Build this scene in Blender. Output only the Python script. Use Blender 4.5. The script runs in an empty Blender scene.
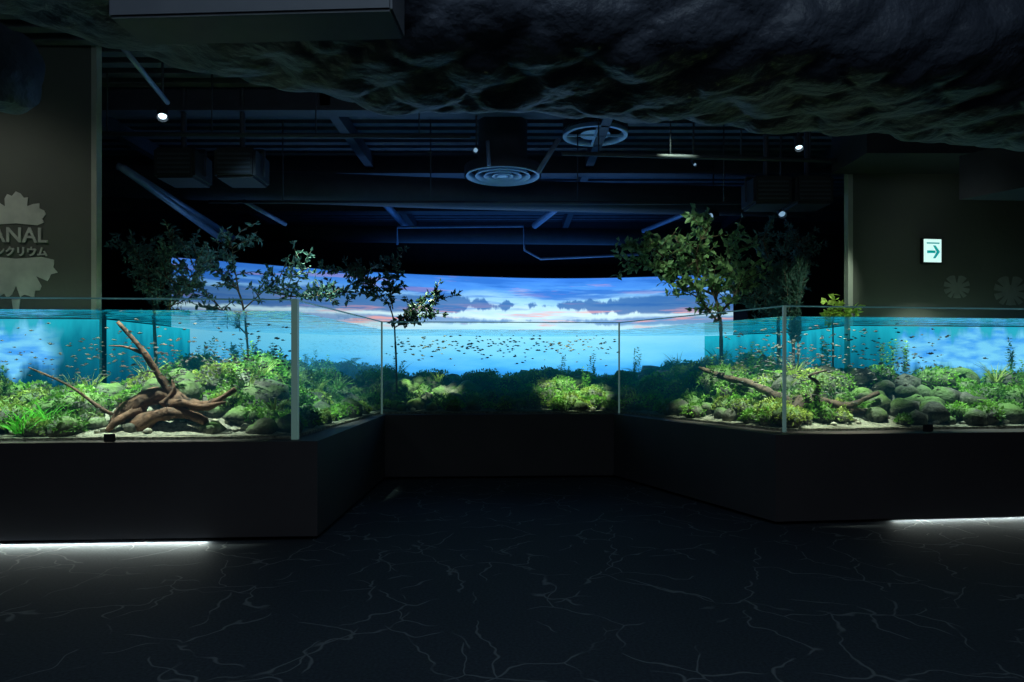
import bpy, bmesh, math, random
from mathutils import Vector, noise, Matrix
random.seed(7)
S=bpy.context.scene
col=S.collection
S.view_settings.view_transform='Standard'

# ---------------------------------------------------------------- helpers
def new_mat(name):
    m=bpy.data.materials.new(name); m.use_nodes=True
    nt=m.node_tree; nt.nodes.clear()
    out=nt.nodes.new('ShaderNodeOutputMaterial')
    return m,nt,out
def ramp(nt,fac,stops,interp='LINEAR'):
    r=nt.nodes.new('ShaderNodeValToRGB'); r.color_ramp.interpolation=interp
    el=r.color_ramp.elements
    while len(el)<len(stops): el.new(0.5)
    for e,(p,c) in zip(el,stops):
        e.position=p
        e.color=(c[0],c[1],c[2],1) if hasattr(c,'__len__') else (c,c,c,1)
    nt.links.new(fac,r.inputs[0]); return r.outputs[0]
def math_n(nt,op,a,b=None,c=None,clamp=False):
    n=nt.nodes.new('ShaderNodeMath'); n.operation=op; n.use_clamp=clamp
    for i,v in enumerate((a,b,c)):
        if v is None: continue
        if isinstance(v,(int,float)): n.inputs[i].default_value=v
        else: nt.links.new(v,n.inputs[i])
    return n.outputs[0]
def mixc(nt,f,a,b,mode='MIX'):
    n=nt.nodes.new('ShaderNodeMix'); n.data_type='RGBA'; n.blend_type=mode
    for idx,v in ((0,f),(6,a),(7,b)):
        if isinstance(v,(int,float)): n.inputs[idx].default_value=v
        elif isinstance(v,tuple): n.inputs[idx].default_value=(v[0],v[1],v[2],1)
        else: nt.links.new(v,n.inputs[idx])
    return n.outputs[2]
def coords(nt,which='Object',scale=(1,1,1)):
    tc=nt.nodes.new('ShaderNodeTexCoord'); mp=nt.nodes.new('ShaderNodeMapping')
    mp.inputs['Scale'].default_value=scale
    nt.links.new(tc.outputs[which],mp.inputs[0]); return mp.outputs[0]
def noise_n(nt,vec,scale,detail=3,rough=.5):
    n=nt.nodes.new('ShaderNodeTexNoise'); n.inputs['Scale'].default_value=scale
    n.inputs['Detail'].default_value=detail; n.inputs['Roughness'].default_value=rough
    nt.links.new(vec,n.inputs['Vector']); return n.outputs['Fac']
def simple(name,c1,c2=None,rough=.7,metal=0,scale=6,bump=0.0,bscale=20,spec=.5,glow=None):
    m,nt,out=new_mat(name)
    b=nt.nodes.new('ShaderNodeBsdfPrincipled')
    b.inputs['Roughness'].default_value=rough; b.inputs['Metallic'].default_value=metal
    b.inputs['Specular IOR Level'].default_value=spec
    if glow: b.inputs['Emission Color'].default_value=(*glow,1); b.inputs['Emission Strength'].default_value=1
    v=coords(nt)
    if c2 is None: c2=tuple(x*.7 for x in c1)
    f=noise_n(nt,v,scale,4)
    nt.links.new(ramp(nt,f,[(.3,c2),(.7,c1)]),b.inputs['Base Color'])
    if bump:
        bp=nt.nodes.new('ShaderNodeBump'); bp.inputs['Strength'].default_value=bump
        bp.inputs['Distance'].default_value=.02
        nt.links.new(noise_n(nt,v,bscale,4),bp.inputs['Height'])
        nt.links.new(bp.outputs[0],b.inputs['Normal'])
    nt.links.new(b.outputs[0],out.inputs[0]); return m
def emis(name,c,s):
    m,nt,out=new_mat(name)
    e=nt.nodes.new('ShaderNodeEmission'); e.inputs[0].default_value=(*c,1); e.inputs[1].default_value=s
    nt.links.new(e.outputs[0],out.inputs[0]); return m
def mesh_obj(name,verts,faces,mat,parent=None,smooth=False):
    me=bpy.data.meshes.new(name); me.from_pydata([tuple(v) for v in verts],[],faces); me.update()
    o=bpy.data.objects.new(name,me); col.objects.link(o)
    if mat is not None:
        for m in (mat if isinstance(mat,list) else [mat]): me.materials.append(m)
    if parent: o.parent=parent
    if smooth:
        me.polygons.foreach_set('use_smooth',[True]*len(me.polygons))
    return o
def empty(name):
    o=bpy.data.objects.new(name,None); col.objects.link(o); return o
def box(name,lo,hi,mat,parent=None,rotz=0,bevel=0):
    cx=[(a+b)/2 for a,b in zip(lo,hi)]
    bm=bmesh.new(); bmesh.ops.create_cube(bm,size=1)
    for v in bm.verts:
        v.co=Vector([v.co[i]*(hi[i]-lo[i]) for i in range(3)])
    if bevel: bmesh.ops.bevel(bm,geom=bm.edges[:],offset=bevel,segments=2,affect='EDGES')
    R=Matrix.Rotation(rotz,3,'Z')
    for v in bm.verts: v.co=R@v.co+Vector(cx)
    me=bpy.data.meshes.new(name); bm.to_mesh(me); bm.free()
    o=bpy.data.objects.new(name,me); col.objects.link(o); me.materials.append(mat)
    if parent: o.parent=parent
    return o
class MB:
    def __init__(s): s.v=[]; s.f=[]
    def tube(s,pts,rad,seg=8,rn=0.0,seed=0,cap=True):
        pts=[Vector(p) for p in pts]; n=len(pts)
        if not hasattr(rad,'__len__'): rad=[rad]*n
        prev=None; base=len(s.v)
        for i,p in enumerate(pts):
            t=(pts[min(i+1,n-1)]-pts[max(i-1,0)])
            t=t.normalized() if t.length>1e-6 else Vector((0,0,1))
            if prev is None:
                a=t.cross(Vector((0,0,1)))
                if a.length<.1: a=t.cross(Vector((1,0,0)))
            else: a=prev-t*prev.dot(t)
            a.normalize(); b=t.cross(a); prev=a
            for k in range(seg):
                an=2*math.pi*k/seg
                d=a*math.cos(an)+b*math.sin(an)
                r=rad[i]
                if rn: r*=1+rn*noise.noise((p+d*rad[i])*9+Vector((seed,0,0)))
                s.v.append(p+d*r)
        for i in range(n-1):
            for k in range(seg):
                k2=(k+1)%seg
                s.f.append((base+i*seg+k,base+i*seg+k2,base+(i+1)*seg+k2,base+(i+1)*seg+k))
        if cap:
            s.f.append(tuple(base+k for k in range(seg))[::-1])
            s.f.append(tuple(base+(n-1)*seg+k for k in range(seg)))
    def leaf(s,p,d,up,l,w):
        d=d.normalized(); sd=d.cross(up)
        if sd.length<.05: sd=d.cross(Vector((1,.3,0)))
        sd.normalize(); nn=sd.cross(d)
        b=len(s.v)
        s.v+= [p,p+d*l*.45+sd*w*.5+nn*l*.08,p+d*l-nn*l*.12,p+d*l*.45-sd*w*.5+nn*l*.08]
        s.f.append((b,b+1,b+2,b+3))
    def blade(s,p,d,l,w,bend,nseg=3):
        d=d.normalized(); sd=d.cross(Vector((random.uniform(-1,1),random.uniform(-1,1),.1)))
        if sd.length<.05: sd=Vector((1,0,0))
        sd.normalize(); b=len(s.v); q=p.copy(); dd=d.copy()
        for i in range(nseg+1):
            ww=w*(1-i/nseg*.9)*.5
            s.v+=[q+sd*ww,q-sd*ww]
            dd=(dd+bend).normalized(); q=q+dd*(l/nseg)
        for i in range(nseg):
            s.f.append((b+2*i,b+2*i+1,b+2*i+3,b+2*i+2))
    def obj(s,name,mat,parent=None,smooth=False):
        return mesh_obj(name,s.v,s.f,mat,parent,smooth)
def smoothpath(pts,k=5):
    pts=[Vector(p) for p in pts]; out=[]
    P=[pts[0]*2-pts[1]]+pts+[pts[-1]*2-pts[-2]]
    for i in range(1,len(P)-2):
        p0,p1,p2,p3=P[i-1:i+3]
        for j in range(k):
            t=j/k
            out.append(.5*((2*p1)+(p2-p0)*t+(2*p0-5*p1+4*p2-p3)*t*t+(-p0+3*p1-3*p2+p3)*t**3))
    out.append(pts[-1]); return out
def rvec(): 
    while True:
        v=Vector((random.uniform(-1,1),random.uniform(-1,1),random.uniform(-1,1)))
        if .05<v.length<1: return v.normalized()
def inside(x,y,poly):
    r=False; n=len(poly)
    for i in range(n):
        x1,y1=poly[i]; x2,y2=poly[(i+1)%n]
        if (y1>y)!=(y2>y) and x<(x2-x1)*(y-y1)/(y2-y1)+x1: r=not r
    return r
def segdist(x,y,a,b):
    ax,ay=a; bx,by=b; dx,dy=bx-ax,by-ay
    t=max(0,min(1,((x-ax)*dx+(y-ay)*dy)/(dx*dx+dy*dy)))
    return math.hypot(x-ax-t*dx,y-ay-t*dy)
def polydist(x,y,pl): return min(segdist(x,y,pl[i],pl[i+1]) for i in range(len(pl)-1))
def extrude_poly(name,poly,z0,z1,mat,parent=None,top=True):
    n=len(poly)
    v=[(x,y,z0) for x,y in poly]+[(x,y,z1) for x,y in poly]
    f=[(i,(i+1)%n,n+(i+1)%n,n+i) for i in range(n)]
    f.append(tuple(range(n))[::-1])
    if top: f.append(tuple(range(n,2*n)))
    return mesh_obj(name,v,f,mat,parent)
def lamp(name,typ,loc,target,energy,color,**kw):
    l=bpy.data.lights.new(name,typ); l.energy=energy; l.color=color
    for k,v in kw.items(): setattr(l,k,v)
    o=bpy.data.objects.new(name,l); col.objects.link(o); o.location=loc
    d=Vector(target)-Vector(loc); o.rotation_euler=d.to_track_quat('-Z','Y').to_euler()
    return o

# ---------------------------------------------------------------- materials
M_base=simple('tank_cabinet_laminate',(.072,.060,.064),(.060,.050,.054),rough=.6,scale=2)
M_black=simple('black_paint',(.02,.022,.027),(.012,.013,.017),rough=.7)
M_ceil=simple('ceiling_paint',(.10,.11,.14),(.06,.07,.09),rough=.8)
M_pipe=simple('pipe_galvanised',(.24,.32,.46),(.17,.23,.34),rough=.4,metal=.3)
M_pipe_d=simple('pipe_painted_dark',(.040,.050,.068),(.028,.035,.048),rough=.6)
M_wallL=simple('wall_olive_plaster',(.120,.128,.110),(.10,.107,.095),rough=.9,scale=1.2,bump=.15)
M_trim=simple('trim_grey',(.40,.42,.36),(.34,.36,.31),rough=.6)
M_edge=simple('glass_edge_acrylic',(.12,.20,.20),(.09,.16,.16),rough=.25,glow=(.02,.06,.07))  # glow imitates tank light carried to the glass edges
M_seam=simple('glass_seam_silicone',(.04,.055,.05),(.03,.04,.035),rough=.4,glow=(.045,.088,.082))  # glow imitates tank light caught by the seams
M_wood=simple('driftwood_bark',(.20,.095,.055),(.05,.026,.018),rough=.8,scale=14,bump=.6,bscale=30)
M_bark=simple('tree_bark',(.16,.12,.08),(.07,.05,.04),rough=.85,scale=20,bump=.4)
M_white=simple('wall_graphic_white',(.62,.64,.58),(.45,.47,.43),rough=.7,scale=7)
M_faint=simple('wall_graphic_faint',(.26,.28,.26),(.21,.22,.21),rough=.8,scale=12)
M_fish=simple('fish_scales',(.16,.16,.15),(.02,.025,.03),rough=.4,scale=5)
def leafmat(name,a,b,sc=4):
    m,nt,out=new_mat(name)
    p=nt.nodes.new('ShaderNodeBsdfPrincipled'); p.inputs['Roughness'].default_value=.5
    v=coords(nt); f=noise_n(nt,v,sc,4,.7)
    c=ramp(nt,f,[(.36,b),(.64,a)])
    nt.links.new(c,p.inputs['Base Color'])
    t=nt.nodes.new('ShaderNodeBsdfTranslucent'); nt.links.new(c,t.inputs[0])
    mx=nt.nodes.new('ShaderNodeMixShader'); mx.inputs[0].default_value=.3
    nt.links.new(p.outputs[0],mx.inputs[1]); nt.links.new(t.outputs[0],mx.inputs[2])
    nt.links.new(mx.outputs[0],out.inputs[0]); return m
M_leafD=leafmat('leaf_dark_evergreen',(.07,.16,.12),(.03,.08,.07))
M_leafB=leafmat('leaf_blue_green',(.12,.25,.22),(.05,.13,.12))
M_leafM=leafmat('leaf_mid_green',(.26,.42,.18),(.11,.24,.12))
M_leafY=leafmat('leaf_yellow_green',(.75,.9,.2),(.45,.65,.12))
M_moss=leafmat('moss_green',(.34,.66,.10),(.015,.08,.035),2.2)
M_mossY=leafmat('moss_olive',(.56,.66,.15),(.05,.13,.05),2.2)
M_grass=leafmat('water_grass',(.35,.95,.14),(.16,.65,.09),4)

def rockmat():
    m,nt,out=new_mat('river_rock')
    p=nt.nodes.new('ShaderNodeBsdfPrincipled'); p.inputs['Roughness'].default_value=.8
    v=coords(nt); f=noise_n(nt,v,5,6,.65)
    c=ramp(nt,f,[(.3,(.02,.025,.023)),(.55,(.10,.10,.08)),(.75,(.30,.28,.22))])
    g=nt.nodes.new('ShaderNodeNewGeometry'); sx=nt.nodes.new('ShaderNodeSeparateXYZ')
    nt.links.new(g.outputs['Normal'],sx.inputs[0])
    k=math_n(nt,'MULTIPLY',math_n(nt,'ADD',sx.outputs[2],.1,clamp=True),ramp(nt,noise_n(nt,v,3,3),[(.42,0.),(.55,1.)]))
    c=mixc(nt,k,c,(.12,.22,.05))
    nt.links.new(c,p.inputs['Base Color'])
    b=nt.nodes.new('ShaderNodeBump'); b.inputs['Strength'].default_value=.7; b.inputs['Distance'].default_value=.03
    nt.links.new(noise_n(nt,v,22,5),b.inputs['Height']); nt.links.new(b.outputs[0],p.inputs['Normal'])
    nt.links.new(p.outputs[0],out.inputs[0]); return m
M_rock=rockmat()
M_grav=simple('aquarium_gravel',(.38,.35,.27),(.10,.10,.08),rough=.9,scale=30,bump=.8,bscale=60)

# carpet with meandering broken lines
def floormat():
    m,nt,out=new_mat('floor_carpet_lines')
    p=nt.nodes.new('ShaderNodeBsdfPrincipled'); p.inputs['Roughness'].default_value=.8
    p.inputs['Specular IOR Level'].default_value=.2
    v=coords(nt)
    def layer(scale,wsc,wamt,off,msc):
        mp=nt.nodes.new('ShaderNodeMapping'); mp.inputs['Location'].default_value=(off,off*1.3,0); mp.inputs['Rotation'].default_value=(0,0,off)
        nt.links.new(v,mp.inputs[0]); vv=mp.outputs[0]
        nz=nt.nodes.new('ShaderNodeTexNoise'); nz.inputs['Scale'].default_value=wsc; nz.inputs['Detail'].default_value=2
        nz.inputs['Roughness'].default_value=.45
        nt.links.new(vv,nz.inputs['Vector'])
        sub=nt.nodes.new('ShaderNodeVectorMath'); sub.operation='SUBTRACT'; sub.inputs[1].default_value=(.5,.5,.5)
        nt.links.new(nz.outputs['Color'],sub.inputs[0])
        sc=nt.nodes.new('ShaderNodeVectorMath'); sc.operation='SCALE'; sc.inputs['Scale'].default_value=wamt
        nt.links.new(sub.outputs[0],sc.inputs[0])
        ad=nt.nodes.new('ShaderNodeVectorMath'); ad.operation='ADD'
        nt.links.new(vv,ad.inputs[0]); nt.links.new(sc.outputs[0],ad.inputs[1])
        vo=nt.nodes.new('ShaderNodeTexVoronoi'); vo.feature='DISTANCE_TO_EDGE'; vo.inputs['Scale'].default_value=scale
        vo.voronoi_dimensions='2D'
        nt.links.new(ad.outputs[0],vo.inputs['Vector'])
        line=ramp(nt,vo.outputs['Distance'],[(0,1.),(.0045*scale,.8),(.0085*scale,0.)])
        msk=ramp(nt,noise_n(nt,vv,msc,2),[(.48,.0),(.53,1.)])
        return math_n(nt,'MULTIPLY',line,msk)
    k=math_n(nt,'MAXIMUM',layer(1.35,3.2,.40,0.,1.9),layer(1.25,2.8,.42,2.1,1.8))
    k=math_n(nt,'MAXIMUM',k,layer(1.3,3.0,.42,4.4,1.9))
    base=ramp(nt,noise_n(nt,v,60,3),[(.3,(.028,.038,.050)),(.7,(.052,.066,.084))])
    big=ramp(nt,noise_n(nt,v,.7,2),[(.3,.8),(.7,1.)])
    base=mixc(nt,1.0,base,big,'MULTIPLY')
    c=mixc(nt,k,base,(.16,.18,.19))
    nt.links.new(c,p.inputs['Base Color'])
    nt.links.new(p.outputs[0],out.inputs[0]); return m
M_floor=floormat()

def glassmat():
    m,nt,out=new_mat('aquarium_glass')
    tr=nt.nodes.new('ShaderNodeBsdfTransparent'); tr.inputs[0].default_value=(.95,.99,.99,1)
    gl=nt.nodes.new('ShaderNodeBsdfGlossy'); gl.inputs['Roughness'].default_value=.01
    fr=nt.nodes.new('ShaderNodeLayerWeight'); fr.inputs['Blend'].default_value=.35
    k=math_n(nt,'POWER',fr.outputs['Facing'],3.)
    k=math_n(nt,'MULTIPLY_ADD',k,.4,.02)
    mx=nt.nodes.new('ShaderNodeMixShader'); nt.links.new(k,mx.inputs[0])
    nt.links.new(tr.outputs[0],mx.inputs[1]); nt.links.new(gl.outputs[0],mx.inputs[2])
    nt.links.new(mx.outputs[0],out.inputs[0]); return m
M_glass=glassmat()
# water body: mirror-like rippled surface, absorbing volume; faint emission imitates scattered-light haze
def watermat():
    m,nt,out=new_mat('aquarium_water')
    tr=nt.nodes.new('ShaderNodeBsdfTransparent')
    gl=nt.nodes.new('ShaderNodeBsdfGlossy'); gl.inputs['Roughness'].default_value=.03
    gl.inputs[0].default_value=(.75,.97,1,1)
    v=coords(nt,'Object',(1.,1.5,1.))
    b=nt.nodes.new('ShaderNodeBump'); b.inputs['Strength'].default_value=1.; b.inputs['Distance'].default_value=.08
    nt.links.new(noise_n(nt,v,3.6,2),b.inputs['Height']); nt.links.new(b.outputs[0],gl.inputs['Normal'])
    lw=nt.nodes.new('ShaderNodeLayerWeight'); lw.inputs['Blend'].default_value=.5
    k=math_n(nt,'POWER',lw.outputs['Facing'],3.)
    g=nt.nodes.new('ShaderNodeNewGeometry'); sx=nt.nodes.new('ShaderNodeSeparateXYZ')
    nt.links.new(g.outputs['True Normal'],sx.inputs[0])
    ab=math_n(nt,'ABSOLUTE',sx.outputs[2]); up=math_n(nt,'GREATER_THAN',ab,.5)
    k=math_n(nt,'MULTIPLY',math_n(nt,'MULTIPLY',k,.92),up)
    mx=nt.nodes.new('ShaderNodeMixShader'); nt.links.new(k,mx.inputs[0])
    nt.links.new(tr.outputs[0],mx.inputs[1]); nt.links.new(gl.outputs[0],mx.inputs[2])
    nt.links.new(mx.outputs[0],out.inputs[0])
    va=nt.nodes.new('ShaderNodeVolumeAbsorption'); va.inputs[0].default_value=(.20,.84,.96,1); va.inputs['Density'].default_value=.18
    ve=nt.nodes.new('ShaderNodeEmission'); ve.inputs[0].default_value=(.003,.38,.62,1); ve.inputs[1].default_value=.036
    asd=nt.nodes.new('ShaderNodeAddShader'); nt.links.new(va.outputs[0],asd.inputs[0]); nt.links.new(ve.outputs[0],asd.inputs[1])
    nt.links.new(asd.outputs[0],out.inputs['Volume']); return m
M_water=watermat()

# screen image (lake at dusk)
def screenmat():
    m,nt,out=new_mat('screen_sunset_image')
    tc=nt.nodes.new('ShaderNodeTexCoord'); sep=nt.nodes.new('ShaderNodeSeparateXYZ')
    nt.links.new(tc.outputs['UV'],sep.inputs[0]); U,V=sep.outputs[0],sep.outputs[1]
    def nz(sx,sy,sc,det=4,off=0):
        mp=nt.nodes.new('ShaderNodeMapping'); mp.inputs['Scale'].default_value=(sx,sy,1); mp.inputs['Location'].default_value=(off,off*.7,0)
        nt.links.new(tc.outputs['UV'],mp.inputs[0]); return noise_n(nt,mp.outputs[0],sc,det,.6)
    warp=math_n(nt,'MULTIPLY_ADD',nz(7,7,1.2),.26,-.13)
    v2=math_n(nt,'ADD',V,warp)
    base=ramp(nt,v2,[(0,(.01,.12,.36)),(.10,(.03,.28,.76)),(.20,(.10,.48,1.)),(.32,(.24,.68,1.)),(.50,(.42,.82,1.)),(.66,(.68,.93,1.)),(.78,(.36,.72,1.)),(.90,(.08,.34,.95)),(1,(.04,.22,.82))])
    du=math_n(nt,'ABSOLUTE',math_n(nt,'SUBTRACT',U,.645))
    cl=ramp(nt,nz(5,12,1.0,6,3.1),[(.50,0.),(.60,1.)])
    cl=math_n(nt,'MULTIPLY',cl,ramp(nt,V,[(.50,0.),(.70,.5),(.86,.85),(1,.75)]))
    c=mixc(nt,cl,base,(.025,.17,.66))
    amp=math_n(nt,'ADD',math_n(nt,'MULTIPLY',math_n(nt,'SUBTRACT',du,.02),.6),math_n(nt,'MULTIPLY_ADD',nz(34,3,1.,6,9.),.22,-.11))
    amp=math_n(nt,'MINIMUM',amp,.085)
    def band(vc,wid):
        hd=math_n(nt,'ABSOLUTE',math_n(nt,'SUBTRACT',math_n(nt,'ADD',V,math_n(nt,'MULTIPLY_ADD',nz(12,2,1.,4,5.),.08,-.04)),vc))
        return ramp(nt,math_n(nt,'SUBTRACT',math_n(nt,'MULTIPLY',amp,wid),hd),[(0,0.),(.02,1.)])
    c=mixc(nt,math_n(nt,'MULTIPLY',band(.755,1.),.85),c,(.02,.13,.44))
    c=mixc(nt,math_n(nt,'MULTIPLY',band(.615,.5),.7),c,(.04,.19,.54))
    pk=ramp(nt,nz(6,16,1.0,5,7.7),[(.55,0.),(.63,1.)])
    pk=math_n(nt,'MULTIPLY',pk,ramp(nt,V,[(.50,0.),(.60,.9),(.68,.7),(.74,.1),(.84,.1),(.93,.30),(1,.1)]))
    c=mixc(nt,pk,c,(.92,.44,.42))
    br=ramp(nt,du,[(0,1.05),(.15,1.),(.36,.80),(.6,.60)])
    c=mixc(nt,1.,c,br,'MULTIPLY')
    e=nt.nodes.new('ShaderNodeEmission'); nt.links.new(c,e.inputs[0]); e.inputs[1].default_value=1.1
    nt.links.new(e.outputs[0],out.inputs[0]); return m
M_screen=screenmat()
def backdrop(name,edge=None,sign=1):  # self-lit colour imitating light in the tank, brighter towards the surface
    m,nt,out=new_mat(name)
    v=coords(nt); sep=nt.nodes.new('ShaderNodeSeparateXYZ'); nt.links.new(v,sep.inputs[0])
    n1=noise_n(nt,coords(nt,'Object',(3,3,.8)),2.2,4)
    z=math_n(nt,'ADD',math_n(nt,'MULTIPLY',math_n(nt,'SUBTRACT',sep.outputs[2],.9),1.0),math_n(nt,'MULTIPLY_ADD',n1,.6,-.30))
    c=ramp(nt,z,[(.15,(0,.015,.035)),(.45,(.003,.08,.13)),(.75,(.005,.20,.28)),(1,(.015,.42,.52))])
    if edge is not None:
        b=math_n(nt,'MULTIPLY',math_n(nt,'SUBTRACT',math_n(nt,'ADD',sep.outputs[0],math_n(nt,'MULTIPLY_ADD',noise_n(nt,v,3,2),.3,-.15)),edge),sign*6,clamp=True)  # glowing patch imitates a reflection seen in the water
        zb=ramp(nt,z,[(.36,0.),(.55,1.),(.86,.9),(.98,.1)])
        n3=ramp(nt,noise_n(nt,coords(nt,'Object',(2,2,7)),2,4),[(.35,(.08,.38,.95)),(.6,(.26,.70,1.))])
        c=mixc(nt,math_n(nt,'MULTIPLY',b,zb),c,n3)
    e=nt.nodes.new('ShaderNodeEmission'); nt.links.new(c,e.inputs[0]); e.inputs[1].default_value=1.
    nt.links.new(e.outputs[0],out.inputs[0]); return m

# ---------------------------------------------------------------- room shell
box('floor',(-9,-3,-.1),(9,17,0),M_floor)
box('ceiling',(-9,-3,4.7),(9,17,4.8),M_ceil)
box('wall_back',(-9,16.6,0),(9,16.8,4.7),M_black)
box('wall_front',(-9,-3,0),(9,-2.8,4.7),M_black)
box('wall_left',(-9.0,-2.8,0),(-8.8,16.6,4.7),M_black)
box('wall_right',(8.8,-2.8,0),(9.0,16.6,4.7),M_black)
def wallseg(name,a,b,th,z0,z1,mat,parent=None):
    a=Vector((*a,0)); b=Vector((*b,0)); d=(b-a).normalized(); n=Vector((-d.y,d.x,0))*th
    return extrude_poly(name,[(a.x,a.y),(b.x,b.y),(b.x+n.x,b.y+n.y),(a.x+n.x,a.y+n.y)],z0,z1,mat,parent)
wallseg('wall_partition_left',(-8.8,6.60),(-4.18,6.98),.05,0,4.7,M_wallL)
wallseg('wall_partition_right',(3.96,8.15),(8.8,8.75),.05,0,4.7,M_wallL)
box('trim_1',(-4.178,6.95,0),(-4.125,7.04,4.7),M_trim)
box('trim_2',(3.90,8.12,0),(3.955,8.22,3.7),M_trim)
box('ceiling_soffit_right',(3.7,7.3,3.66),(8.79,8.10,4.69),M_black)

mb=MB()
def addbox(mb,lo,hi):
    b=len(mb.v)
    for z in (lo[2],hi[2]):
        mb.v+=[Vector((lo[0],lo[1],z)),Vector((hi[0],lo[1],z)),Vector((hi[0],hi[1],z)),Vector((lo[0],hi[1],z))]
    mb.f+=[(b,b+1,b+5,b+4),(b+1,b+2,b+6,b+5),(b+2,b+3,b+7,b+6),(b+3,b,b+4,b+7),(b,b+3,b+2,b+1),(b+4,b+5,b+6,b+7)]
y=6.0
while y<16.4:
    addbox(mb,(-8.8,y,4.60),(8.8,y+.12,4.70)); y+=.26
mb.obj('ceiling_deck_ribs',M_ceil)
mb=MB()
for yy in (8.0,10.6,13.2,15.4):
    addbox(mb,(-8.8,yy,4.36),(8.8,yy+.03,4.6)); addbox(mb,(-8.8,yy-.09,4.33),(8.8,yy+.12,4.36))
for xx in (-5.2,-2.2,1.1,4.6):
    addbox(mb,(xx,8,4.42),(xx+.12,16.5,4.6))
mb.obj('ceiling_beam_grid',M_pipe_d)

# ---------------------------------------------------------------- aquarium
front_glass=[(-6.6,5.56),(-1.84,5.94),(-1.67,8.98),(1.40,9.15),(2.56,6.58),(6.6,7.12)]
back_poly=[(6.6,8.42),(3.88,8.10),(3.88,9.9),(3.0,10.9),(0.2,11.4),(-2.8,10.7),(-4.05,9.5),(-4.05,6.93),(-6.6,6.74)]
tank=front_glass+back_poly
base_front=[(-6.6,5.48),(-1.61,5.79),(-1.605,8.84),(1.31,9.0),(2.38,6.32),(6.6,6.78)]
plinth_front=[(-6.6,5.62),(-1.74,5.93),(-1.735,8.97),(1.42,9.14),(2.50,6.50),(6.6,6.93)]
aq=empty('aquarium')
extrude_poly('cabinet',base_front+back_poly,.035,.82,M_base,aq)
extrude_poly('plinth',plinth_front+back_poly,0,.04,M_black,aq)
ZT=2.0; ZW=1.91
for i in range(len(front_glass)-1):
    a,b=front_glass[i],front_glass[i+1]
    mesh_obj('glass_pane_%d'%(i+1),[(a[0],a[1],.82),(b[0],b[1],.82),(b[0],b[1],ZT),(a[0],a[1],ZT)],[(0,1,2,3)],M_glass,aq)
mb=MB()
for i in range(len(front_glass)-1):
    a=Vector((*front_glass[i],0)); b=Vector((*front_glass[i+1],0)); d=(b-a).normalized(); n=Vector((d.y,-d.x,0))*.010
    for z0,z1 in ((ZT-.002,ZT+.009),):
        bb=len(mb.v)
        for z in (z0,z1): mb.v+=[a+n+Vector((0,0,z)),b+n+Vector((0,0,z)),b-n+Vector((0,0,z)),a-n+Vector((0,0,z))]
        mb.f+=[(bb,bb+1,bb+5,bb+4),(bb+1,bb+2,bb+6,bb+5),(bb+2,bb+3,bb+7,bb+6),(bb+3,bb,bb+4,bb+7),(bb+4,bb+5,bb+6,bb+7),(bb,bb+3,bb+2,bb+1)]
mb.obj('glass_top_edge',M_edge,aq)
mb=MB()
for (x,y),r in zip(front_glass[1:5],(.026,.010,.010,.014)):
    addbox(mb,(x-r,y-r,.82),(x+r,y+r,ZT+.01))
mb.obj('glass_corner_seam',M_seam,aq)
def inset(poly,d):
    n=len(poly); out=[]
    for i in range(n):
        p0,p1,p2=Vector(poly[i-1]),Vector(poly[i]),Vector(poly[(i+1)%n])
        e1=(p1-p0).normalized(); e2=(p2-p1).normalized()
        n1=Vector((-e1.y,e1.x)); n2=Vector((-e2.y,e2.x)); m=(n1+n2).normalized()
        out.append(tuple(p1+m*d/max(.4,m.dot(n1))))
    return out
wpoly=inset(tank,.02)
wobj=extrude_poly('water',wpoly,.825,ZW,M_water,aq)
bm=bmesh.new(); bm.from_mesh(wobj.data); bmesh.ops.triangulate(bm,faces=bm.faces[:]); bmesh.ops.recalc_face_normals(bm,faces=bm.faces[:]); bm.to_mesh(wobj.data); bm.free()
def panel(name,a,b,mat,z1=1.90): return mesh_obj(name,[(a[0],a[1],.83),(b[0],b[1],.83),(b[0],b[1],z1),(a[0],a[1],z1)],[(0,1,2,3)],mat,aq)  # made-up glowing panels, added to brighten the tank backs
panel('tank_glow_panel_1',(-6.6,6.715),(-4.07,6.905),backdrop('tank_glow_blue_a',-4.42,-1))
panel('tank_glow_panel_2',(3.90,8.07),(6.6,8.38),backdrop('tank_glow_blue_b',4.38,1))
M_teal=backdrop('tank_glow_teal')
panel('tank_glow_panel_3',(-4.025,6.95),(-4.025,8.75),M_teal)
panel('tank_glow_panel_4',(3.855,8.12),(3.855,9.88),M_teal)
panel('tank_glow_panel_5',(3.85,9.89),(2.99,10.87),M_teal)

# substrate
def hgt(x,y):
    d=polydist(x,y,front_glass)
    side=min(1,max(0,(abs(x+.1)-1.6)/.8))
    L=1.5-.55*side
    t=min(1,max(0,(d-.08)/L)); t=t*t*(3-2*t)
    n=noise.noise(Vector((x*1.1,y*1.1,0)))*.5+.5; n2=noise.noise(Vector((x*3.3,y*3.3,4)))
    return .85+(.31+.12*side)*t*(.4+.9*n)+.05*n2*min(1,d*2)
gs=.09; idx={}; vv=[]; ff=[]
nx=int(13.2/gs); ny=int(6/gs)
for i in range(nx):
    for j in range(ny):
        x=-6.6+i*gs; y=5.5+j*gs
        if inside(x,y,wpoly) : idx[(i,j)]=len(vv); vv.append((x,y,hgt(x,y)))
for (i,j) in idx:
    k=[(i,j),(i+1,j),(i+1,j+1),(i,j+1)]
    if all(q in idx for q in k): ff.append(tuple(idx[q] for q in k))
mesh_obj('gravel_bed',vv,ff,M_grav,aq,True)
extrude_poly('tank_floor',inset(tank,.03),.822,.845,M_grav,aq)

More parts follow.
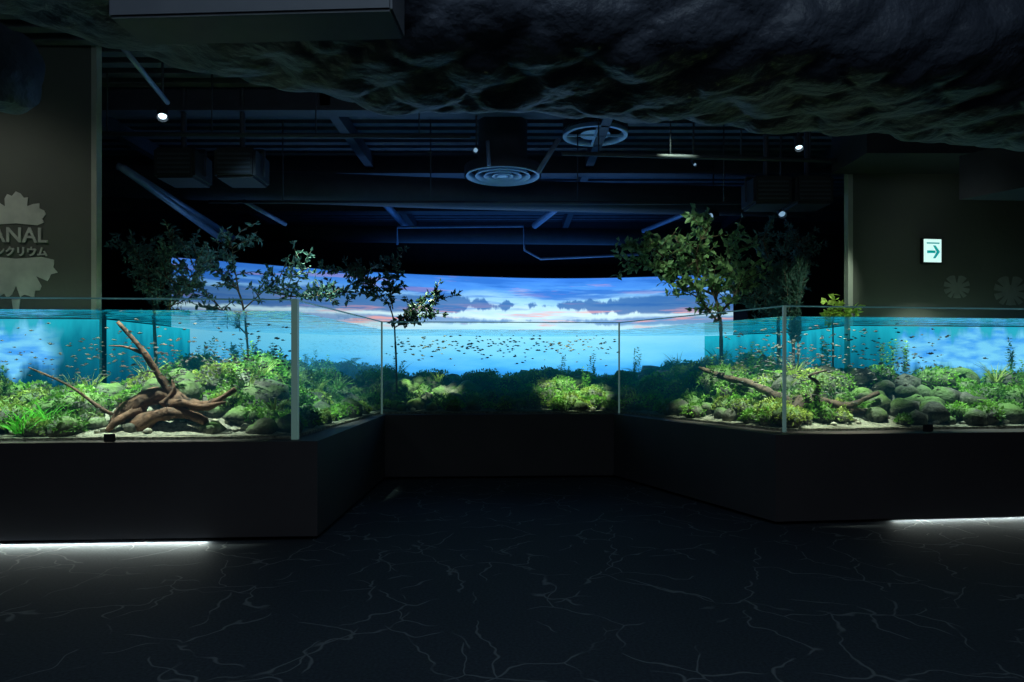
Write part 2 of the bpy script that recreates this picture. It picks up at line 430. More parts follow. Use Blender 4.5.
ip=inset(tank,.16)
BK=[wpoly[k] for k in range(5,len(wpoly))]
def rock_into(mb,c,r,sq=.7,seed=0,sub=2):
    bm=bmesh.new(); bmesh.ops.create_icosphere(bm,subdivisions=sub,radius=1)
    b=len(mb.v)
    for v in bm.verts:
        d=v.co.copy(); k=1+.35*noise.noise(d*1.3+Vector((seed,seed*.3,0)))+.15*noise.noise(d*3.5+Vector((0,seed,0)))
        q=d*r*k; q.z*=sq; mb.v.append(Vector(c)+q)
    for f in bm.faces: mb.f.append(tuple(b+v.index for v in f.verts))
    bm.free()
rk=MB(); moss=MB(); mossy=MB(); fern=MB(); grass=MB()
mounds=[]; tries=0
while len(mounds)<620 and tries<24000:
    tries+=1
    x=random.uniform(-6.4,6.4); y=random.uniform(5.6,11.3)
    if not inside(x,y,ip): continue
    d=polydist(x,y,front_glass)
    if d<.25 and random.random()<.45: continue
    if -3.75<x<-2.35 and y<6.42: continue
    if 2.7<x<3.8 and y<7.2 and random.random()<.8: continue
    r=random.uniform(.06,.15)+.10*min(1,d)*random.random()+ (.08 if d>.6 and random.random()<.3 else 0)
    if d<r+.03: r=max(.05,d-.05)
    if polydist(x,y,BK)<r*1.35+.05: continue
    if any((x-m[0])**2+(y-m[1])**2<((r+m[3])*.55)**2 for m in mounds): continue
    mounds.append((x,y,hgt(x,y)+r*.35,r,d))
for i,(x,y,z,r,d) in enumerate(mounds):
    rock_into(rk,(x,y,z),r,.85,i*1.7,2)
    t=noise.noise(Vector((x*.9,y*.9,9)))
    kind=random.random()+t*.9
    if kind<(.42 if abs(x)<1.7 else .27): continue
    tgt=moss if kind<.74 else mossy
    nleaf=int(2600*r*r+40)*3
    for _ in range(nleaf):
        dv=rvec(); dv.z=abs(dv.z)*1.1-.15; dv.normalize()
        k=1+.35*noise.noise(dv*1.3+Vector((i*1.7,i*1.7*.3,0)))+.1*noise.noise(dv*5)
        p=Vector((x,y,z))+Vector((dv.x*r*k,dv.y*r*k,dv.z*r*k*.85+.005))
        dr=(dv+rvec()*.9).normalized()
        l=random.uniform(.02,.05); tgt.leaf(p,dr,rvec(),l,l*.55)
def clump(mb,x,y,n,l,w,spread=.6,z=None):
    z=hgt(x,y)+.02 if z is None else z
    for _ in range(n):
        a=random.uniform(0,6.283); o=random.uniform(0,.06)
        d=Vector((math.cos(a)*spread*random.random(),math.sin(a)*spread*random.random(),1))
        mb.blade(Vector((x+math.cos(a)*o,y+math.sin(a)*o,z)),d,l*random.uniform(.5,1.05),w,Vector((math.cos(a),math.sin(a),-.5))*.18,4)
def fernplant(mb,x,y,z,n,l):
    for _ in range(n):
        a=random.uniform(0,6.283); d=Vector((math.cos(a)*.7,math.sin(a)*.7,1)).normalized(); q=Vector((x,y,z))
        for s_ in range(9):
            q=q+d*(l/9); d=(d+Vector((math.cos(a),math.sin(a),-.9))*.10).normalized()
            sd=d.cross(Vector((0,0,1))).normalized(); w=l*.28*(1-s_/10)
            for sg in (-1,1): mb.leaf(q,(sd*sg+d*.6),Vector((0,0,1)),w,w*.35)
for (x,y,n,l) in [(-4.15,5.98,60,.28),(-4.05,6.1,50,.3),(-4.3,6.05,50,.30)]: clump(grass,x,y,n,l,.020,.9)
clump(grass,-4.12,5.88,50,.24,.018,1.0)
cnt=0
while cnt<160:
    x=random.uniform(-6.2,6.2); y=random.uniform(5.7,10.6)
    if not inside(x,y,ip): continue
    d=polydist(x,y,front_glass)
    if d<.25 or polydist(x,y,BK)<.30: continue
    if abs(x)<1.5 and cnt%2: cnt+=1; continue
    cnt+=1
    z=hgt(x,y)+random.uniform(.05,.2)
    if cnt%3==0: clump(mossy,x,y,24,random.uniform(.15,.34),.015,.5,z)
    elif cnt%3==1: fernplant(fern,x,y,z,10,random.uniform(.14,.28))
    else:
        for _ in range(5):
            q=Vector((x+random.uniform(-.08,.08),y+random.uniform(-.08,.08),z)); h=random.uniform(.15,.40)
            for s_ in range(12):
                q=q+Vector((random.uniform(-.006,.006),random.uniform(-.006,.006),h/12))
                for _k in range(3): fern.leaf(q,Vector((random.uniform(-1,1),random.uniform(-1,1),.4)),Vector((0,0,1)),.045,.018)
clump(mossy,4.05,7.15,26,.17,.012,.7)
for (x,y) in [(-1.35,9.45),(-1.05,9.4),(.55,9.5),(.95,9.55),(1.2,9.45)]:
    fernplant(fern,x,y,hgt(x,y)+.06,12,.22)
apb=empty('aquatic_plant_bed')
moss.obj('moss_cushions',M_moss,apb); mossy.obj('carpet_plants',M_mossY,apb)
fern.obj('ferns',M_moss,apb); grass.obj('water_grass',M_grass,apb)
rp=empty('river_rock_pile')
for i,(x,y,r) in enumerate([(-3.62,6.12,.09),(-3.30,6.08,.07),(-2.62,6.12,.10),(-2.45,6.3,.13),(-2.9,6.35,.12),(-3.45,6.35,.13),(-2.7,6.4,.12),(-3.2,6.42,.12),(-2.25,6.1,.07)]):
    rock_into(rk,(x,y,hgt(x,y)+r*.2),r,.7,200+i*3.1,2)
rk.obj('boulders',M_rock,rp,True)
pb=MB()
for i in range(260):
    for _ in range(30):
        x=random.uniform(-6.4,6.4); y=random.uniform(5.6,9.6)
        if inside(x,y,ip) and polydist(x,y,front_glass)<.42: break
    else: continue
    r=random.uniform(.018,.05); rock_into(pb,(x,y,hgt(x,y)+r*.4),r,.65,i,1)
pb.obj('pebbles',simple('pebble_stone',(.50,.46,.35),(.12,.12,.10),rough=.8,scale=9),rp,True)

# driftwood
dw=MB()
def branch(mb,pts,r0,r1,seg=9,rn=.5,seed=0):
    p=smoothpath(pts,6); n=len(p)
    mb.tube(p,[r0+(r1-r0)*(i/(n-1))**.8 for i in range(n)],seg,rn,seed)
branch(dw,[(-2.82,6.3,.90),(-2.95,6.28,1.08),(-3.07,6.26,1.24),(-3.18,6.20,1.44),(-3.28,6.18,1.60),(-3.48,6.18,1.83)],.064,.018,9,.5,1)
branch(dw,[(-3.28,6.2,1.56),(-3.40,6.15,1.61),(-3.54,6.15,1.62)],.02,.006,6,.3,2)
branch(dw,[(-3.50,6.2,.90),(-3.36,6.22,1.04),(-3.18,6.26,1.17),(-2.98,6.24,1.15),(-2.76,6.18,1.09),(-2.60,6.12,1.12),(-2.42,6.12,1.24)],.11,.02,10,.6,3)
branch(dw,[(-3.3,6.12,.90),(-3.10,6.12,1.0),(-2.90,6.12,1.02),(-2.66,6.1,.95)],.085,.04,10,.6,4)
branch(dw,[(-3.1,6.2,1.10),(-3.0,6.2,1.22),(-3.02,6.22,1.32)],.04,.008,7,.5,5)
branch(dw,[(-3.0,6.2,1.10),(-2.85,6.10,1.12),(-2.68,6.06,1.09),(-2.48,6.06,1.13)],.05,.012,7,.5,6)
branch(dw,[(-3.40,6.25,.95),(-3.58,6.15,1.05),(-3.86,6.1,1.27),(-4.18,6.05,1.43)],.026,.007,7,.5,7)
branch(dw,[(-3.3,6.2,1.05),(-3.4,6.05,.97),(-3.47,6.0,.88)],.05,.02,7,.5,8)
dw.obj('driftwood',M_wood,None,True)
dw=MB()
branch(dw,[(2.22,8.3,1.42),(2.40,8.0,1.32),(2.58,7.6,1.25),(2.78,7.2,1.10),(3.0,7.0,.95)],.015,.06,9,.5,11)
branch(dw,[(2.75,7.0,.93),(2.95,7.05,1.10),(3.2,7.05,1.05),(3.45,7.1,1.05),(3.72,7.1,1.17)],.09,.02,9,.6,12)
branch(dw,[(3.0,7.05,1.05),(3.05,6.95,1.25),(2.93,6.9,1.34),(3.1,6.9,1.40)],.035,.008,7,.4,13)
branch(dw,[(3.4,7.1,1.0),(3.6,7.1,.97),(3.8,7.05,.90)],.05,.03,7,.5,14)
dw.obj('driftwood.001',simple('driftwood_dark',(.12,.075,.05),(.04,.028,.025),rough=.8,scale=14,bump=.6),None,True)

# fish
def fish(mb,p,d,l):
    d=d.normalized(); up=Vector((0,0,1)); s=d.cross(up).normalized(); up=s.cross(d)
    b=len(mb.v); prof=[(0,.02,.02),(.18,.13,.07),(.42,.17,.09),(.68,.09,.05),(.82,.035,.02)]
    for t,h,w in prof:
        q=p-d*(t*l)
        mb.v+=[q+up*h*l,q+s*w*l,q-up*h*l,q-s*w*l]
    for i in range(4):
        for k in range(4):
            mb.f.append((b+i*4+k,b+i*4+(k+1)%4,b+i*4+4+(k+1)%4,b+i*4+4+k))
    t=len(mb.v); q=p-d*(.8*l)
    mb.v+=[q,q-d*.22*l+up*.14*l,q-d*.14*l,q-d*.22*l-up*.14*l]; mb.f.append((t,t+1,t+2,t+3))
    t=len(mb.v); q=p-d*.35*l+up*.15*l; mb.v+=[q,q-d*.2*l+up*.1*l,q-d*.26*l]; mb.f.append((t,t+1,t+2))
def school(name,n,gen,l0,l1):
    mb=MB(); k=0
    while k<n:
        x,y,z=gen()
        if not inside(x,y,ip) or z<hgt(x,y)+.12 or z>1.86: continue
        k+=1; sg=random.choice((-1,1))
        fish(mb,Vector((x,y,z)),Vector((sg,random.uniform(-.5,.5),random.uniform(-.2,.2))),random.uniform(l0,l1))
    mb.obj(name,M_fish)
g=random.gauss
school('fish_school',420,lambda:(g(-2.75,.6),random.uniform(5.95,6.7),g(1.42,.2)),.03,.055)
school('fish_school.001',260,lambda:(random.uniform(-1.7,1.4),random.uniform(9.2,9.8),g(1.70,.09)),.03,.06)
school('fish_school.002',520,lambda:(g(3.05,.85),random.uniform(6.7,7.8),g(1.46,.22)),.03,.058)
school('fish_school.003',130,lambda:(random.uniform(-5,-3.4),random.uniform(5.85,6.4),g(1.4,.2)),.025,.045)

for i,(x,y) in enumerate([(-3.30,5.75),(3.95,6.66)]):
    box('caption_plate' if i==0 else 'caption_plate.001',(x-.045,y-.02,.82),(x+.045,y+.0,.885),M_black,None,0,.004)

# ---------------------------------------------------------------- curved projection screen
arc=smoothpath([(-4.9,10.07,0),(-2.67,11.54,0),(-.2,12.40,0),(1.57,12.5,0),(3.77,11.93,0)],14)
L=[0]
for i in range(1,len(arc)): L.append(L[-1]+(arc[i]-arc[i-1]).length)
vv=[];ff=[];n=len(arc)
for p in arc: vv+=[(p.x,p.y,1.0),(p.x,p.y,3.0)]
for i in range(n-1): ff.append((2*i,2*i+2,2*i+3,2*i+1))
ps=empty('projection_screen')
so=mesh_obj('screen_image',vv,ff,M_screen,ps)
uv=so.data.uv_layers.new(name='UVMap')
for lp in so.data.loops:
    vi=lp.vertex_index; uv.data[lp.index].uv=(L[vi//2]/L[-1],vi%2)
vv=[];ff=[]
for i,p in enumerate(arc):
    t=(arc[min(i+1,n-1)]-arc[max(i-1,0)]).normalized(); nn=Vector((-t.y,t.x,0))
    a=p+nn*.02; b=p+nn*.16
    vv+=[(a.x,a.y,0),(a.x,a.y,3.02),(b.x,b.y,3.02),(b.x,b.y,0)]
for i in range(n-1):
    for k in range(3): ff.append((4*i+k,4*i+4+k,4*i+5+k,4*i+1+k))
mesh_obj('screen_wall',vv,ff,M_black,ps)

# ---------------------------------------------------------------- trees
def tree(name,stems,mat,leafl,leafw,twigs,perleaf,seed,tl=.35,r0=.03,droop=.0):
    random.seed(seed)
    e=empty(name); br=MB(); lf=MB()
    for si,st in enumerate(stems):
        p=smoothpath(st,6); m=len(p); rr=r0 if si==0 else r0*.55
        br.tube(p,[rr*(1-.75*i/(m-1)) for i in range(m)],7,.3,seed+si)
        start=int(m*(.55 if si==0 else .15))
        for _ in range(twigs):
            i=random.randint(start,m-1); q=p[i].copy()
            d=rvec(); d.z=d.z*.6+.25-droop; d=(d+(p[m-1]-p[start]).normalized()*.5).normalized()
            l=tl*random.uniform(.5,1.1); tp=[q]
            for k in range(4):
                d=(d+rvec()*.25).normalized(); q=q+d*(l/4); tp.append(q.copy())
            br.tube(tp,[.007,.006,.005,.004,.003],5,0)
            for _ in range(perleaf):
                k=random.uniform(.6,3.99); a=tp[int(k)]; b=tp[min(4,int(k)+1)]
                pt=a.lerp(b,k-int(k)); ld=(d*.4+rvec()).normalized()
                s=random.uniform(.7,1.2)
                lf.leaf(pt,ld,rvec(),leafl*s,leafw*s)
    br.obj('branches',M_bark,e,True); lf.obj('leaves',mat,e)
    return e
tree('broadleaf_tree',[[(-1.56,9.5,1.0),(-1.58,9.5,1.7),(-1.62,9.45,2.15),(-1.80,9.4,2.45),(-2.15,9.35,2.66)],
   [(-1.6,9.4,2.2),(-1.66,9.5,2.6),(-1.55,9.5,2.92)],[(-1.58,9.4,2.0),(-1.3,9.4,2.2),(-.92,9.3,2.32)],
   [(-1.75,9.4,2.35),(-2.1,9.4,2.42),(-2.5,9.4,2.40)],[(-1.75,9.4,2.45),(-2.0,9.3,2.65),(-2.35,9.3,2.68)],[(-1.58,9.4,1.95),(-1.4,9.4,2.05),(-1.1,9.3,2.1)]],M_leafD,.09,.048,15,11,21,.30,.016)
tree('broadleaf_tree.001',[[(-3.07,8.2,.95),(-3.1,8.2,1.7),(-3.2,8.2,2.3),(-3.5,8.2,2.6),(-3.8,8.2,2.82)],
   [(-3.15,8.2,2.1),(-2.8,8.2,2.4),(-2.45,8.2,2.55)],[(-3.2,8.2,2.3),(-3.25,8.2,2.6),(-3.25,8.1,2.9)],
   [(-3.1,8.2,1.8),(-3.5,8.2,2.2),(-3.75,8.1,2.35)],[(-2.8,8.2,2.3),(-2.5,8.2,2.25),(-2.2,8.3,2.3)]],M_leafB,.08,.038,18,13,22,.38,.018)
tree('evergreen_shrub',[[(-3.85,7.6,.95),(-3.88,7.6,1.8),(-3.95,7.65,2.4),(-4.2,7.8,2.72)],
   [(-3.9,7.6,2.0),(-3.75,7.6,2.4),(-3.7,7.6,2.75)],[(-3.9,7.6,1.9),(-3.6,7.6,2.2),(-3.45,7.6,2.5)]],M_leafB,.06,.03,34,24,23,.34,.022)
tree('broadleaf_tree.002',[[(2.70,9.0,1.0),(2.69,9.0,1.6),(2.67,9.0,2.05),(2.57,9.0,2.41),(2.25,9.0,2.75),(2.1,9.0,3.1)],
   [(2.6,9.0,2.35),(2.15,9.0,2.55),(1.8,9.0,2.7),(1.5,9.0,2.78)],[(2.62,9,2.3),(2.75,9,2.7),(2.9,9,3.05)],
   [(2.67,9,2.1),(2.9,9,2.4),(3.05,9,2.7)],[(2.4,9,2.6),(2.35,8.9,2.9),(2.5,8.9,3.2)],[(2.1,9,2.6),(1.9,8.9,2.85),(1.65,8.9,2.95)],
   [(2.65,9,2.0),(2.4,9.0,2.3),(2.15,9.0,2.45)]],M_leafM,.10,.06,20,12,24,.38,.030)
tree('evergreen_shrub.001',[[(3.50,9.2,1.0),(3.5,9.2,1.9),(3.45,9.2,2.5),(3.3,9.2,3.1)],
   [(3.5,9.2,2.0),(3.7,9.2,2.6),(3.78,9.2,3.05)],[(3.5,9.2,1.9),(3.2,9.2,2.3),(3.05,9.2,2.6)],[(3.5,9.2,2.1),(3.6,9.1,2.5),(3.55,9.1,2.95)]],M_leafB,.07,.032,36,22,25,.38,.03)
tree('broadleaf_sapling',[[(3.60,7.85,1.0),(3.6,7.85,1.7),(3.6,7.85,1.98),(3.62,7.85,2.12)],[(3.6,7.85,1.9),(3.72,7.85,2.0),(3.76,7.85,2.04)]],M_leafY,.08,.055,9,11,26,.15,.012)
random.seed(31)
e=empty('cypress_plant'); br=MB(); lf=MB()
for k in range(8):
    x0=3.45+random.uniform(-.05,.05); top=(x0+random.uniform(-.15,.2),8.5+random.uniform(-.1,.1),random.uniform(2.3,2.85))
    p=smoothpath([(x0,8.5,1.0),(x0,8.5,1.8),top],6); br.tube(p,[.012*(1-.7*i/(len(p)-1)) for i in range(len(p))],5)
    for _ in range(240):
        t=random.uniform(.45,1)*(len(p)-1); i0=min(len(p)-2,int(t)); q=p[i0].lerp(p[i0+1],t-i0)
        lf.leaf(q+rvec()*.02,Vector((0,0,.9))+rvec()*.8,rvec(),random.uniform(.05,.1),.018)
br.obj('stems',M_bark,e); lf.obj('foliage',M_leafD,e)

# ---------------------------------------------------------------- ceiling equipment
M_foil=simple('insulation_foil_dark',(.070,.082,.112),(.040,.048,.068),rough=.5,scale=5,bump=1.,bscale=16,spec=.4)
def quilt(name,path,rw,rh,seg=44,k=10,amp=.06,cell=.30):
    p=smoothpath(path,k); n=len(p); vv=[];ff=[]; s=0
    ring=[]
    for j in range(seg):
        a=2*math.pi*j/seg; c,sn=math.cos(a),math.sin(a)
        ring.append((math.copysign(abs(c)**.65,c)*rw,math.copysign(abs(sn)**.65,sn)*rh))
    rl=[0]
    for j in range(seg): 
        q0=ring[j]; q1=ring[(j+1)%seg]; rl.append(rl[-1]+math.hypot(q1[0]-q0[0],q1[1]-q0[1]))
    nc=round(rl[-1]/cell); cu=rl[-1]/nc
    for i,q in enumerate(p):
        if i: s+=(p[i]-p[i-1]).length
        t=(p[min(i+1,n-1)]-p[max(i-1,0)]).normalized(); side=Vector((t.y,-t.x,0)).normalized(); up=side.cross(t)
        if up.z<0: up=-up
        for j in range(seg):
            ex,ez=ring[j]; P=Vector((s,ex,ez)); nr=Vector((ex/rw,ez/rh)).normalized()
            n1=noise.noise(P*1.3); n2=noise.noise(P*3.5+Vector((7,0,0))); n3=noise.noise(P*9)
            u=s/cell+n2*.45; w_=rl[j]/cu+n1*.35
            pil=abs(math.sin(math.pi*(u+w_)*.5)*math.sin(math.pi*(u-w_)*.5))**.45
            off=amp*(pil-.5)+.06*n1+.04*n2+.014*n3
            vv.append(q+side*(ex+nr[0]*off)+up*(ez+nr[1]*off))
    for i in range(n-1):
        for j in range(seg):
            j2=(j+1)%seg; ff.append((i*seg+j,i*seg+j2,(i+1)*seg+j2,(i+1)*seg+j))
    ff.append(tuple(range(seg))); ff.append(tuple((n-1)*seg+j for j in range(seg)))
    return mesh_obj(name,vv,ff,M_foil,None,True)
quilt('insulated_duct',[(-3.4,2.9,3.75),(-2.0,3.25,3.44),(-.6,3.55,3.24),(1.5,3.9,3.24),(3.6,4.3,3.24),(6.5,4.9,3.24)],.62,.34,150,60,.045,.24)
quilt('insulated_duct.001',[(-5.6,4.9,3.55),(-4.2,4.75,3.42),(-3.35,4.6,3.45)],.3,.25,80,34,.04,.22)
box('access_panel_box',(-1.60,2.75,2.83),(-.46,3.0,3.7),simple('panel_grey',(.085,.095,.115),(.07,.08,.10),rough=.6),None,math.radians(-3),.01)
extrude_poly('rectangular_duct',[(4.6,7.2),(5.9,5.0),(6.6,5.4),(5.4,7.25)],3.15,3.6,M_black)
mb=MB(); mb.tube([(-6.0,9.4,3.95),(-1.0,10.2,3.95),(4.5,10.8,3.95)],.22,20); mb.obj('round_duct',M_pipe_d,None,True)
mb=MB(); mb.tube([(-6,12.9,3.9),(5.5,13.6,3.9)],.16,16); mb.obj('round_duct.001',M_pipe_d,None,True)
def pipe(name,pts,r,mat):
    mb=MB(); mb.tube(pts,r,10); return mb.obj(name,mat,None,True)
def hung_rail(name,a,b,z,r=.024,nh=4):
    e=empty(name); mb=MB(); A=Vector((*a,z)); B=Vector((*b,z)); mb.tube([A,B],r,10)
    for i in range(nh):
        q=A.lerp(B,(i+.5)/nh); mb.tube([q,Vector((q.x,q.y,4.62))],.008,6)
    mb.obj('rail',M_pipe_d,e,True)
hung_rail('lighting_rail',(-4.9,7.5),(-.45,7.6),3.93)
hung_rail('lighting_rail.001',(.55,7.7),(3.8,8.0),3.78)
hung_rail('lighting_rail.002',(-3.9,9.0),(3.7,9.1),3.55,.02)
pipe('sprinkler_pipe',[(-4.5,8.0,3.72),(-4.45,8.0,3.70),(-4.3,10.5,3.3)],.045,M_pipe)
pipe('cable_tray_rail',[(-4.55,8.2,3.75),(-4.5,11.3,3.5)],.05,M_pipe)
pipe('sprinkler_pipe.001',[(-2.9,5.2,3.82),(-3.15,6.4,3.85)],.022,M_pipe)
pipe('conduit_pipe',[(-2.0,12.2,3.55),(-2.0,12.2,3.85),(.2,12.2,3.87),(.22,12.2,3.45),(.5,12.2,3.3),(2.3,12.2,3.38)],.022,M_pipe)
pipe('conduit_pipe.001',[(-3.6,9.4,3.65),(-3.3,10.2,3.5)],.03,M_pipe)
pipe('conduit_pipe.002',[(.55,8.2,4.1),(.30,8.2,3.70)],.03,M_pipe)
pipe('conduit_pipe.003',[(-.3,8.6,4.2),(-.28,8.6,3.9)],.025,M_pipe)
pipe('conduit_pipe.004',[(-6,13.8,4.15),(6,14.4,4.1)],.04,M_pipe)
pipe('conduit_pipe.005',[(1.1,10.8,4.2),(.4,12.3,3.9)],.06,M_pipe)
pipe('conduit_pipe.006',[(-2.2,10.8,4.2),(-2.0,14.3,4.1)],.06,M_pipe)
pipe('conduit_pipe.007',[(3.2,10.8,4.0),(2.4,12.8,3.9)],.04,M_pipe)
def lathe(mb,c,prof,seg=40):
    b=len(mb.v)
    for r,z in prof:
        for k in range(seg):
            a=2*math.pi*k/seg; mb.v.append(Vector((c[0]+r*math.cos(a),c[1]+r*math.sin(a),c[2]+z)))
    for i in range(len(prof)-1):
        for k in range(seg):
            k2=(k+1)%seg; mb.f.append((b+i*seg+k,b+i*seg+k2,b+(i+1)*seg+k2,b+(i+1)*seg+k))
M_diff=simple('diffuser_white_metal',(.62,.78,.95),(.50,.64,.82),rough=.4)
e=empty('ceiling_diffuser'); mb=MB(); c=(-.12,9.1,3.9)
for r in (.14,.25,.36,.48): lathe(mb,c,[(r,.0),(r-.05,.07),(r-.065,.07),(r-.015,-.01),(r,0)])
lathe(mb,c,[(.07,.0),(.001,.0)]); mb.obj('rings',M_diff,e,True)
mb=MB(); lathe(mb,c,[(.50,.0),(.5,.12),(.32,.2),(.32,.72)]); mb.obj('neck_duct',M_pipe_d,e,True)
e=empty('ceiling_diffuser.001'); mb=MB(); c=(1.08,9.1,4.42)
lathe(mb,c,[(.42,0),(.37,.0),(.36,.08),(.42,.08),(.42,0)]); lathe(mb,c,[(.2,.02),(.001,.02)])
addbox(mb,(c[0]-.012,c[1]-.38,c[2]),(c[0]+.012,c[1]+.38,c[2]+.03)); addbox(mb,(c[0]-.38,c[1]-.012,c[2]),(c[0]+.38,c[1]+.012,c[2]+.03))
mb.obj('rings',M_diff,e,True); mb=MB(); lathe(mb,c,[(.42,.05),(.42,.27)]); mb.obj('collar',M_pipe_d,e,True)
def projector(name,c,aim=0):
    e=empty(name); x,y,z=c
    b=box('body',(x-.23,y-.25,z-.17),(x+.23,y+.25,z+.17),M_black,e,aim,.03)
    mb=MB(); mb.tube([(x,y+.22,z-.02),(x,y+.34,z-.02)],.08,18); mb.obj('lens',M_pipe,e,True)
    mb=MB()
    for s in (-1,1): mb.tube([(x+s*.25,y,z+.2),(x+s*.25,y,z-.1)],.012,6)
    mb.tube([(x-.25,y,z+.2),(x+.25,y,z+.2)],.014,6); mb.tube([(x,y,z+.2),(x,y,4.62)],.03,10)
    for k in range(5): addbox(mb,(x-.18,y-.255,z-.12+k*.05),(x+.18,y-.25,z-.10+k*.05))
    mb.obj('mount',M_pipe_d,e)
projector('ceiling_projector',(-3.75,8.0,3.70)); projector('ceiling_projector.001',(-3.08,8.0,3.70))
projector('ceiling_projector.002',(3.12,8.6,3.55)); projector('ceiling_projector.003',(3.62,8.6,3.55))
M_lens=emis('lamp_lens',(.65,.88,1.),2.2); M_lens2=emis('lamp_lens_dim',(.4,.7,1.),.5)
def spot_fix(name,c,tgt,mat,r=.06,top=4.62):
    e=empty(name); C=Vector(c); d=(Vector(tgt)-C).normalized(); mb=MB()
    mb.tube([C-d*.2,C-d*.18,C-d*.02,C],[r*.5,r,r,r*1.05],16,cap=False); mb.tube([C-d*.205,C-d*.2],r*.5,16)
    mb.tube([C-d*.1+Vector((0,0,.02)),Vector((C.x-d.x*.1,C.y-d.y*.1,top))],.012,6)
    mb.obj('can',M_pipe_d,e,True)
    mb=MB(); mb.tube([C-d*.04,C-d*.03],r*.8,16); mb.obj('lens',mat,e)
spot_fix('spotlight_fixture',(-3.52,7.05,3.94),(-3.1,6.2,2.7),M_lens,.05)
spot_fix('spotlight_fixture.001',(3.2,7.8,3.86),(3.0,7.0,2.6),M_lens,.045)
spot_fix('spotlight_fixture.002',(2.97,10.5,3.68),(1.4,9.0,3.0),M_lens2,.05)
spot_fix('spotlight_fixture.003',(3.48,9.0,3.38),(3.4,8.0,2.6),M_lens2,.05)
spot_fix('spotlight_fixture.004',(-.42,8.0,3.9),(-.5,7.2,3.5),M_lens2,.03)
spot_fix('spotlight_fixture.005',(2.2,8.4,3.85),(2.2,7.4,3.2),M_lens2,.02)

# ---------------------------------------------------------------- wall graphics & sign
def plate(name,pts,y_of,mat,th=.01,parent=None):
    n=len(pts); v=[(x,y_of(x)-th,z) for x,z in pts]+[(x,y_of(x)-.001,z) for x,z in pts]
    f=[tuple(range(n)),tuple(range(n,2*n))[::-1]]+[(i,(i+1)%n,n+(i+1)%n,n+i) for i in range(n)]
    o=mesh_obj(name,v,f,mat,parent)
    bm=bmesh.new(); bm.from_mesh(o.data); bmesh.ops.recalc_face_normals(bm,faces=bm.faces[:]); bmesh.ops.triangulate(bm,faces=bm.faces[:]); bm.to_mesh(o.data); bm.free()
    return o
yL=lambda x: 6.60+(x+8.8)*(.38/4.62)
yR=lambda x: 8.15+(x-3.96)*(.60/4.84)
lg=empty('wall_logo')
def lobed(cx,cz,a0,a1,R,lobes,r_in):
    pts=[(cx,cz)]
    n=lobes*8
    for i in range(n+1):
        t=i/n; a=a0+(a1-a0)*t; k=abs(math.cos(math.pi*lobes*(t-.5/lobes)))
        r=R*(r_in+(1-r_in)*k**.5)*(1-.12*abs(t-.5))*(1+.08*math.sin(i*2.3))
        pts.append((cx+r*math.cos(a),cz+r*math.sin(a)))
    return pts
plate('leaf_upper',lobed(-4.90,2.85,math.radians(-5),math.radians(185),.30,3,.70),yL,M_white,.008,lg)
plate('leaf_lower',lobed(-4.90,2.50,math.radians(175),math.radians(365),.40,4,.70),yL,M_white,.008,lg)
plate('leaf_stem',[(-4.94,2.1),(-4.86,2.1),(-4.88,1.95),(-4.92,1.95)],yL,M_white,.008,lg)
def text(s,x,z,size,mat,parent,yf,name,align='RIGHT',ang=0.082):
    cu=bpy.data.curves.new(name,'FONT'); cu.body=s; cu.size=size; cu.extrude=.006; cu.align_x=align
    o=bpy.data.objects.new(name,cu); col.objects.link(o); cu.materials.append(mat); o.parent=parent
    o.location=(x,yf(x)-.012,z); o.rotation_euler=(math.pi/2,0,ang); cu.offset=.003; return o
text('TANAL',-4.60,2.665,.205,M_white,lg,yL,'lettering')
text('アンクリウム',-4.60,2.535,.10,M_white,lg,yL,'lettering_small')
def monstera(name,cx,cz,R):
    e=empty(name); pts=[]
    n=96
    for i in range(n):
        a=math.pi/2+2*math.pi*i/n; t=abs(((i/n)+.5)%1-.5)*2
        r=R*(.75+.35*math.sin(math.pi*min(1,t*1.1))) if t>.06 else R*.35
        if .2<t<.9 and (i%8) in (0,1): r*=.5
        pts.append((cx+r*math.cos(a)*.9,cz+r*math.sin(a)))
    plate('leaf',pts,yR,M_faint,.006,e)
monstera('wall_leaf_graphic',5.28,2.37,.17); monstera('wall_leaf_graphic.001',5.98,2.33,.22)
es=empty('exit_sign')
x=4.93; z=2.79; yy=yR(x)
box('case',(x-.125,yy-.06,z-.15),(x+.125,yy-.005,z+.15),M_black,es,.124,.008)
box('face',(x-.11,yy-.069,z-.135),(x+.11,yy-.062,z+.135),emis('sign_white',(.65,1,.93),1.0),es,.124)
G=emis('sign_green',(.0,.34,.36),.9)
def ps_(n,pts): plate(n,pts,lambda q:yy-.073+(q-x)*.124,G,.004,es)
ps_('arrow_shaft',[(x-.075,z-.0),(x+.03,z-.0),(x+.03,z-.03),(x-.075,z-.03)])
ps_('arrow_head',[(x+.0,z+.06),(x+.03,z+.06),(x+.085,z-.015),(x+.03,z-.09),(x+.0,z-.09),(x+.045,z-.015)])
ps_('arrow_line',[(x-.08,z+.095),(x+.08,z+.095),(x+.08,z+.08),(x-.08,z+.08)])

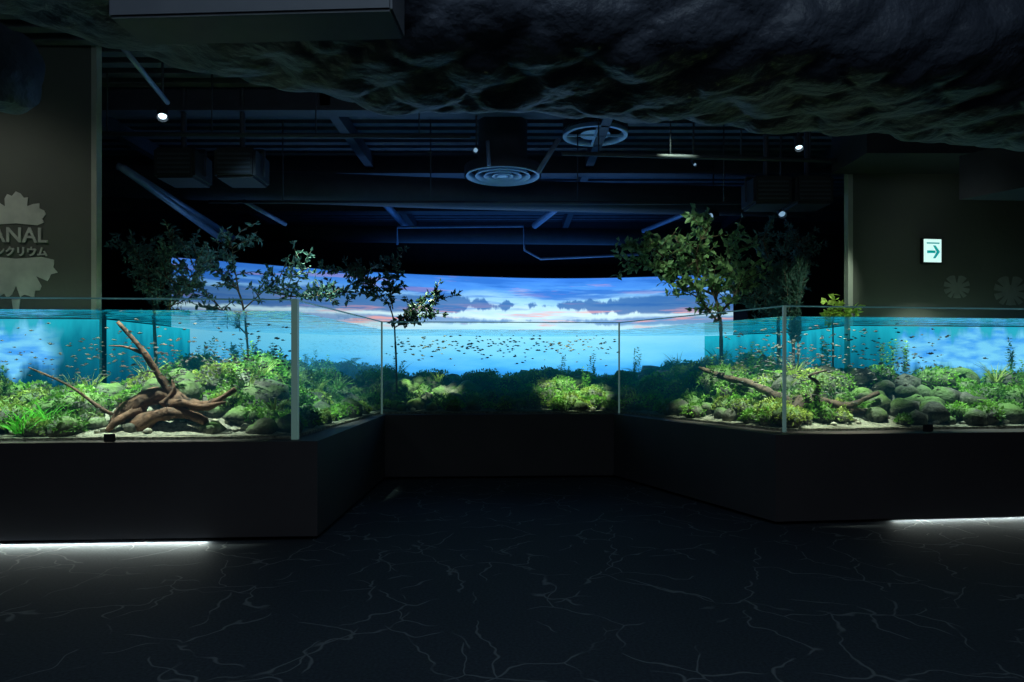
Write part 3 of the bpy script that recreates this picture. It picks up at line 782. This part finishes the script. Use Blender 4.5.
# ---------------------------------------------------------------- lights
def tspot(n,loc,tgt,e,c,size,soft=.05): lamp(n,'SPOT',loc,tgt,e,c,spot_size=size,spot_blend=.7,shadow_soft_size=soft)
tspot('tank_spot_left',(-3.4,6.0,3.8),(-3.1,6.5,1.0),1050,(.92,1.,.78),.75)
tspot('tank_spot_left_b',(-4.5,5.8,3.8),(-4.3,6.2,1.0),850,(.8,1.,.75),.60)
tspot('tank_spot_left_c',(-2.5,6.6,3.9),(-2.5,7.5,1.0),850,(.8,1.,.75),.60)
tspot('tank_spot_left_d',(-2.3,8.0,3.9),(-2.4,8.7,1.0),600,(.75,1.,.75),.50)
tspot('tank_spot_right',(3.1,6.7,3.9),(3.1,7.2,1.0),1100,(.95,1.,.75),.60)
tspot('tank_spot_right_b',(4.6,7.35,3.3),(4.9,7.65,1.0),420,(.85,1.,.80),1.1)
tspot('tank_spot_right_c',(2.45,7.4,4.0),(2.55,7.95,1.0),1000,(.92,1.,.70),.50)
tspot('tank_spot_mid',(-1.15,9.3,4.1),(-1.15,9.65,1.0),1500,(.9,1.,.6),.32)
tspot('tank_spot_mid_b',(.85,9.3,4.1),(.85,9.7,1.0),1500,(.9,1.,.6),.38)
tspot('tree_spot_right',(1.6,7.2,4.3),(2.3,9.0,2.7),190,(.8,1.,.7),.5)
tspot('shrub_spot_right',(3.6,6.8,3.55),(3.6,8.4,2.2),120,(.8,1.,.8),.55)
tspot('tree_spot_left',(-2.4,6.4,4.3),(-2.9,8.4,2.3),90,(.40,.75,1.),.85)
def strip(name,loc,length,energy,tilt,rz):
    l=bpy.data.lights.new(name,'AREA'); l.shape='RECTANGLE'; l.size=length; l.size_y=.015; l.energy=energy; l.color=(.88,1.,.93)
    o=bpy.data.objects.new(name,l); col.objects.link(o); o.location=loc; o.rotation_euler=(-math.radians(90-tilt),0,rz)
    return o
strip('toe_kick_light_left',(-3.65,5.69,.025),2.3,15,4,.06)
strip('toe_kick_light_right',(5.0,6.69,.025),2.9,10,4,.105)
lamp('dim_fill_light','AREA',(0,1.0,4.5),(0,4,0),78,(.62,.82,1.),size=4.0)  # added soft fill without a fixture, lifts the dark room
lamp('blue_ceiling_wash','AREA',(0,13.4,3.0),(0,13.0,4.6),50,(.06,.30,1.),size=5.0)
lamp('blue_ceiling_fill','AREA',(-.5,9.9,3.35),(-.5,9.9,4.6),5,(.06,.30,1.),size=4.0)  # added unseen light, tints the nearer ceiling navy
tspot('wall_fill_left',(-5.3,5.45,4.5),(-5.0,6.8,2.0),38,(.95,1.,.9),1.6,.3)  # added spot without a fixture, brightens left partition and logo
tspot('wall_fill_right',(4.2,6.7,3.0),(5.4,8.3,2.6),4.5,(.85,1.,1.),1.7,.3)  # added spot without a fixture, faintly brightens right partition
w=bpy.data.worlds.new('World'); S.world=w; w.use_nodes=True
w.node_tree.nodes['Background'].inputs[0].default_value=(.1,.2,.4,1); w.node_tree.nodes['Background'].inputs[1].default_value=.004

# ---------------------------------------------------------------- camera
cd=bpy.data.cameras.new('camera'); cam=bpy.data.objects.new('camera',cd); col.objects.link(cam)
cam.location=(0,0,1.45); cam.rotation_euler=(math.pi/2,0,0)
cd.sensor_width=36; cd.lens=36*700/1024; cd.shift_y=24/1024; cd.clip_end=100
S.camera=cam
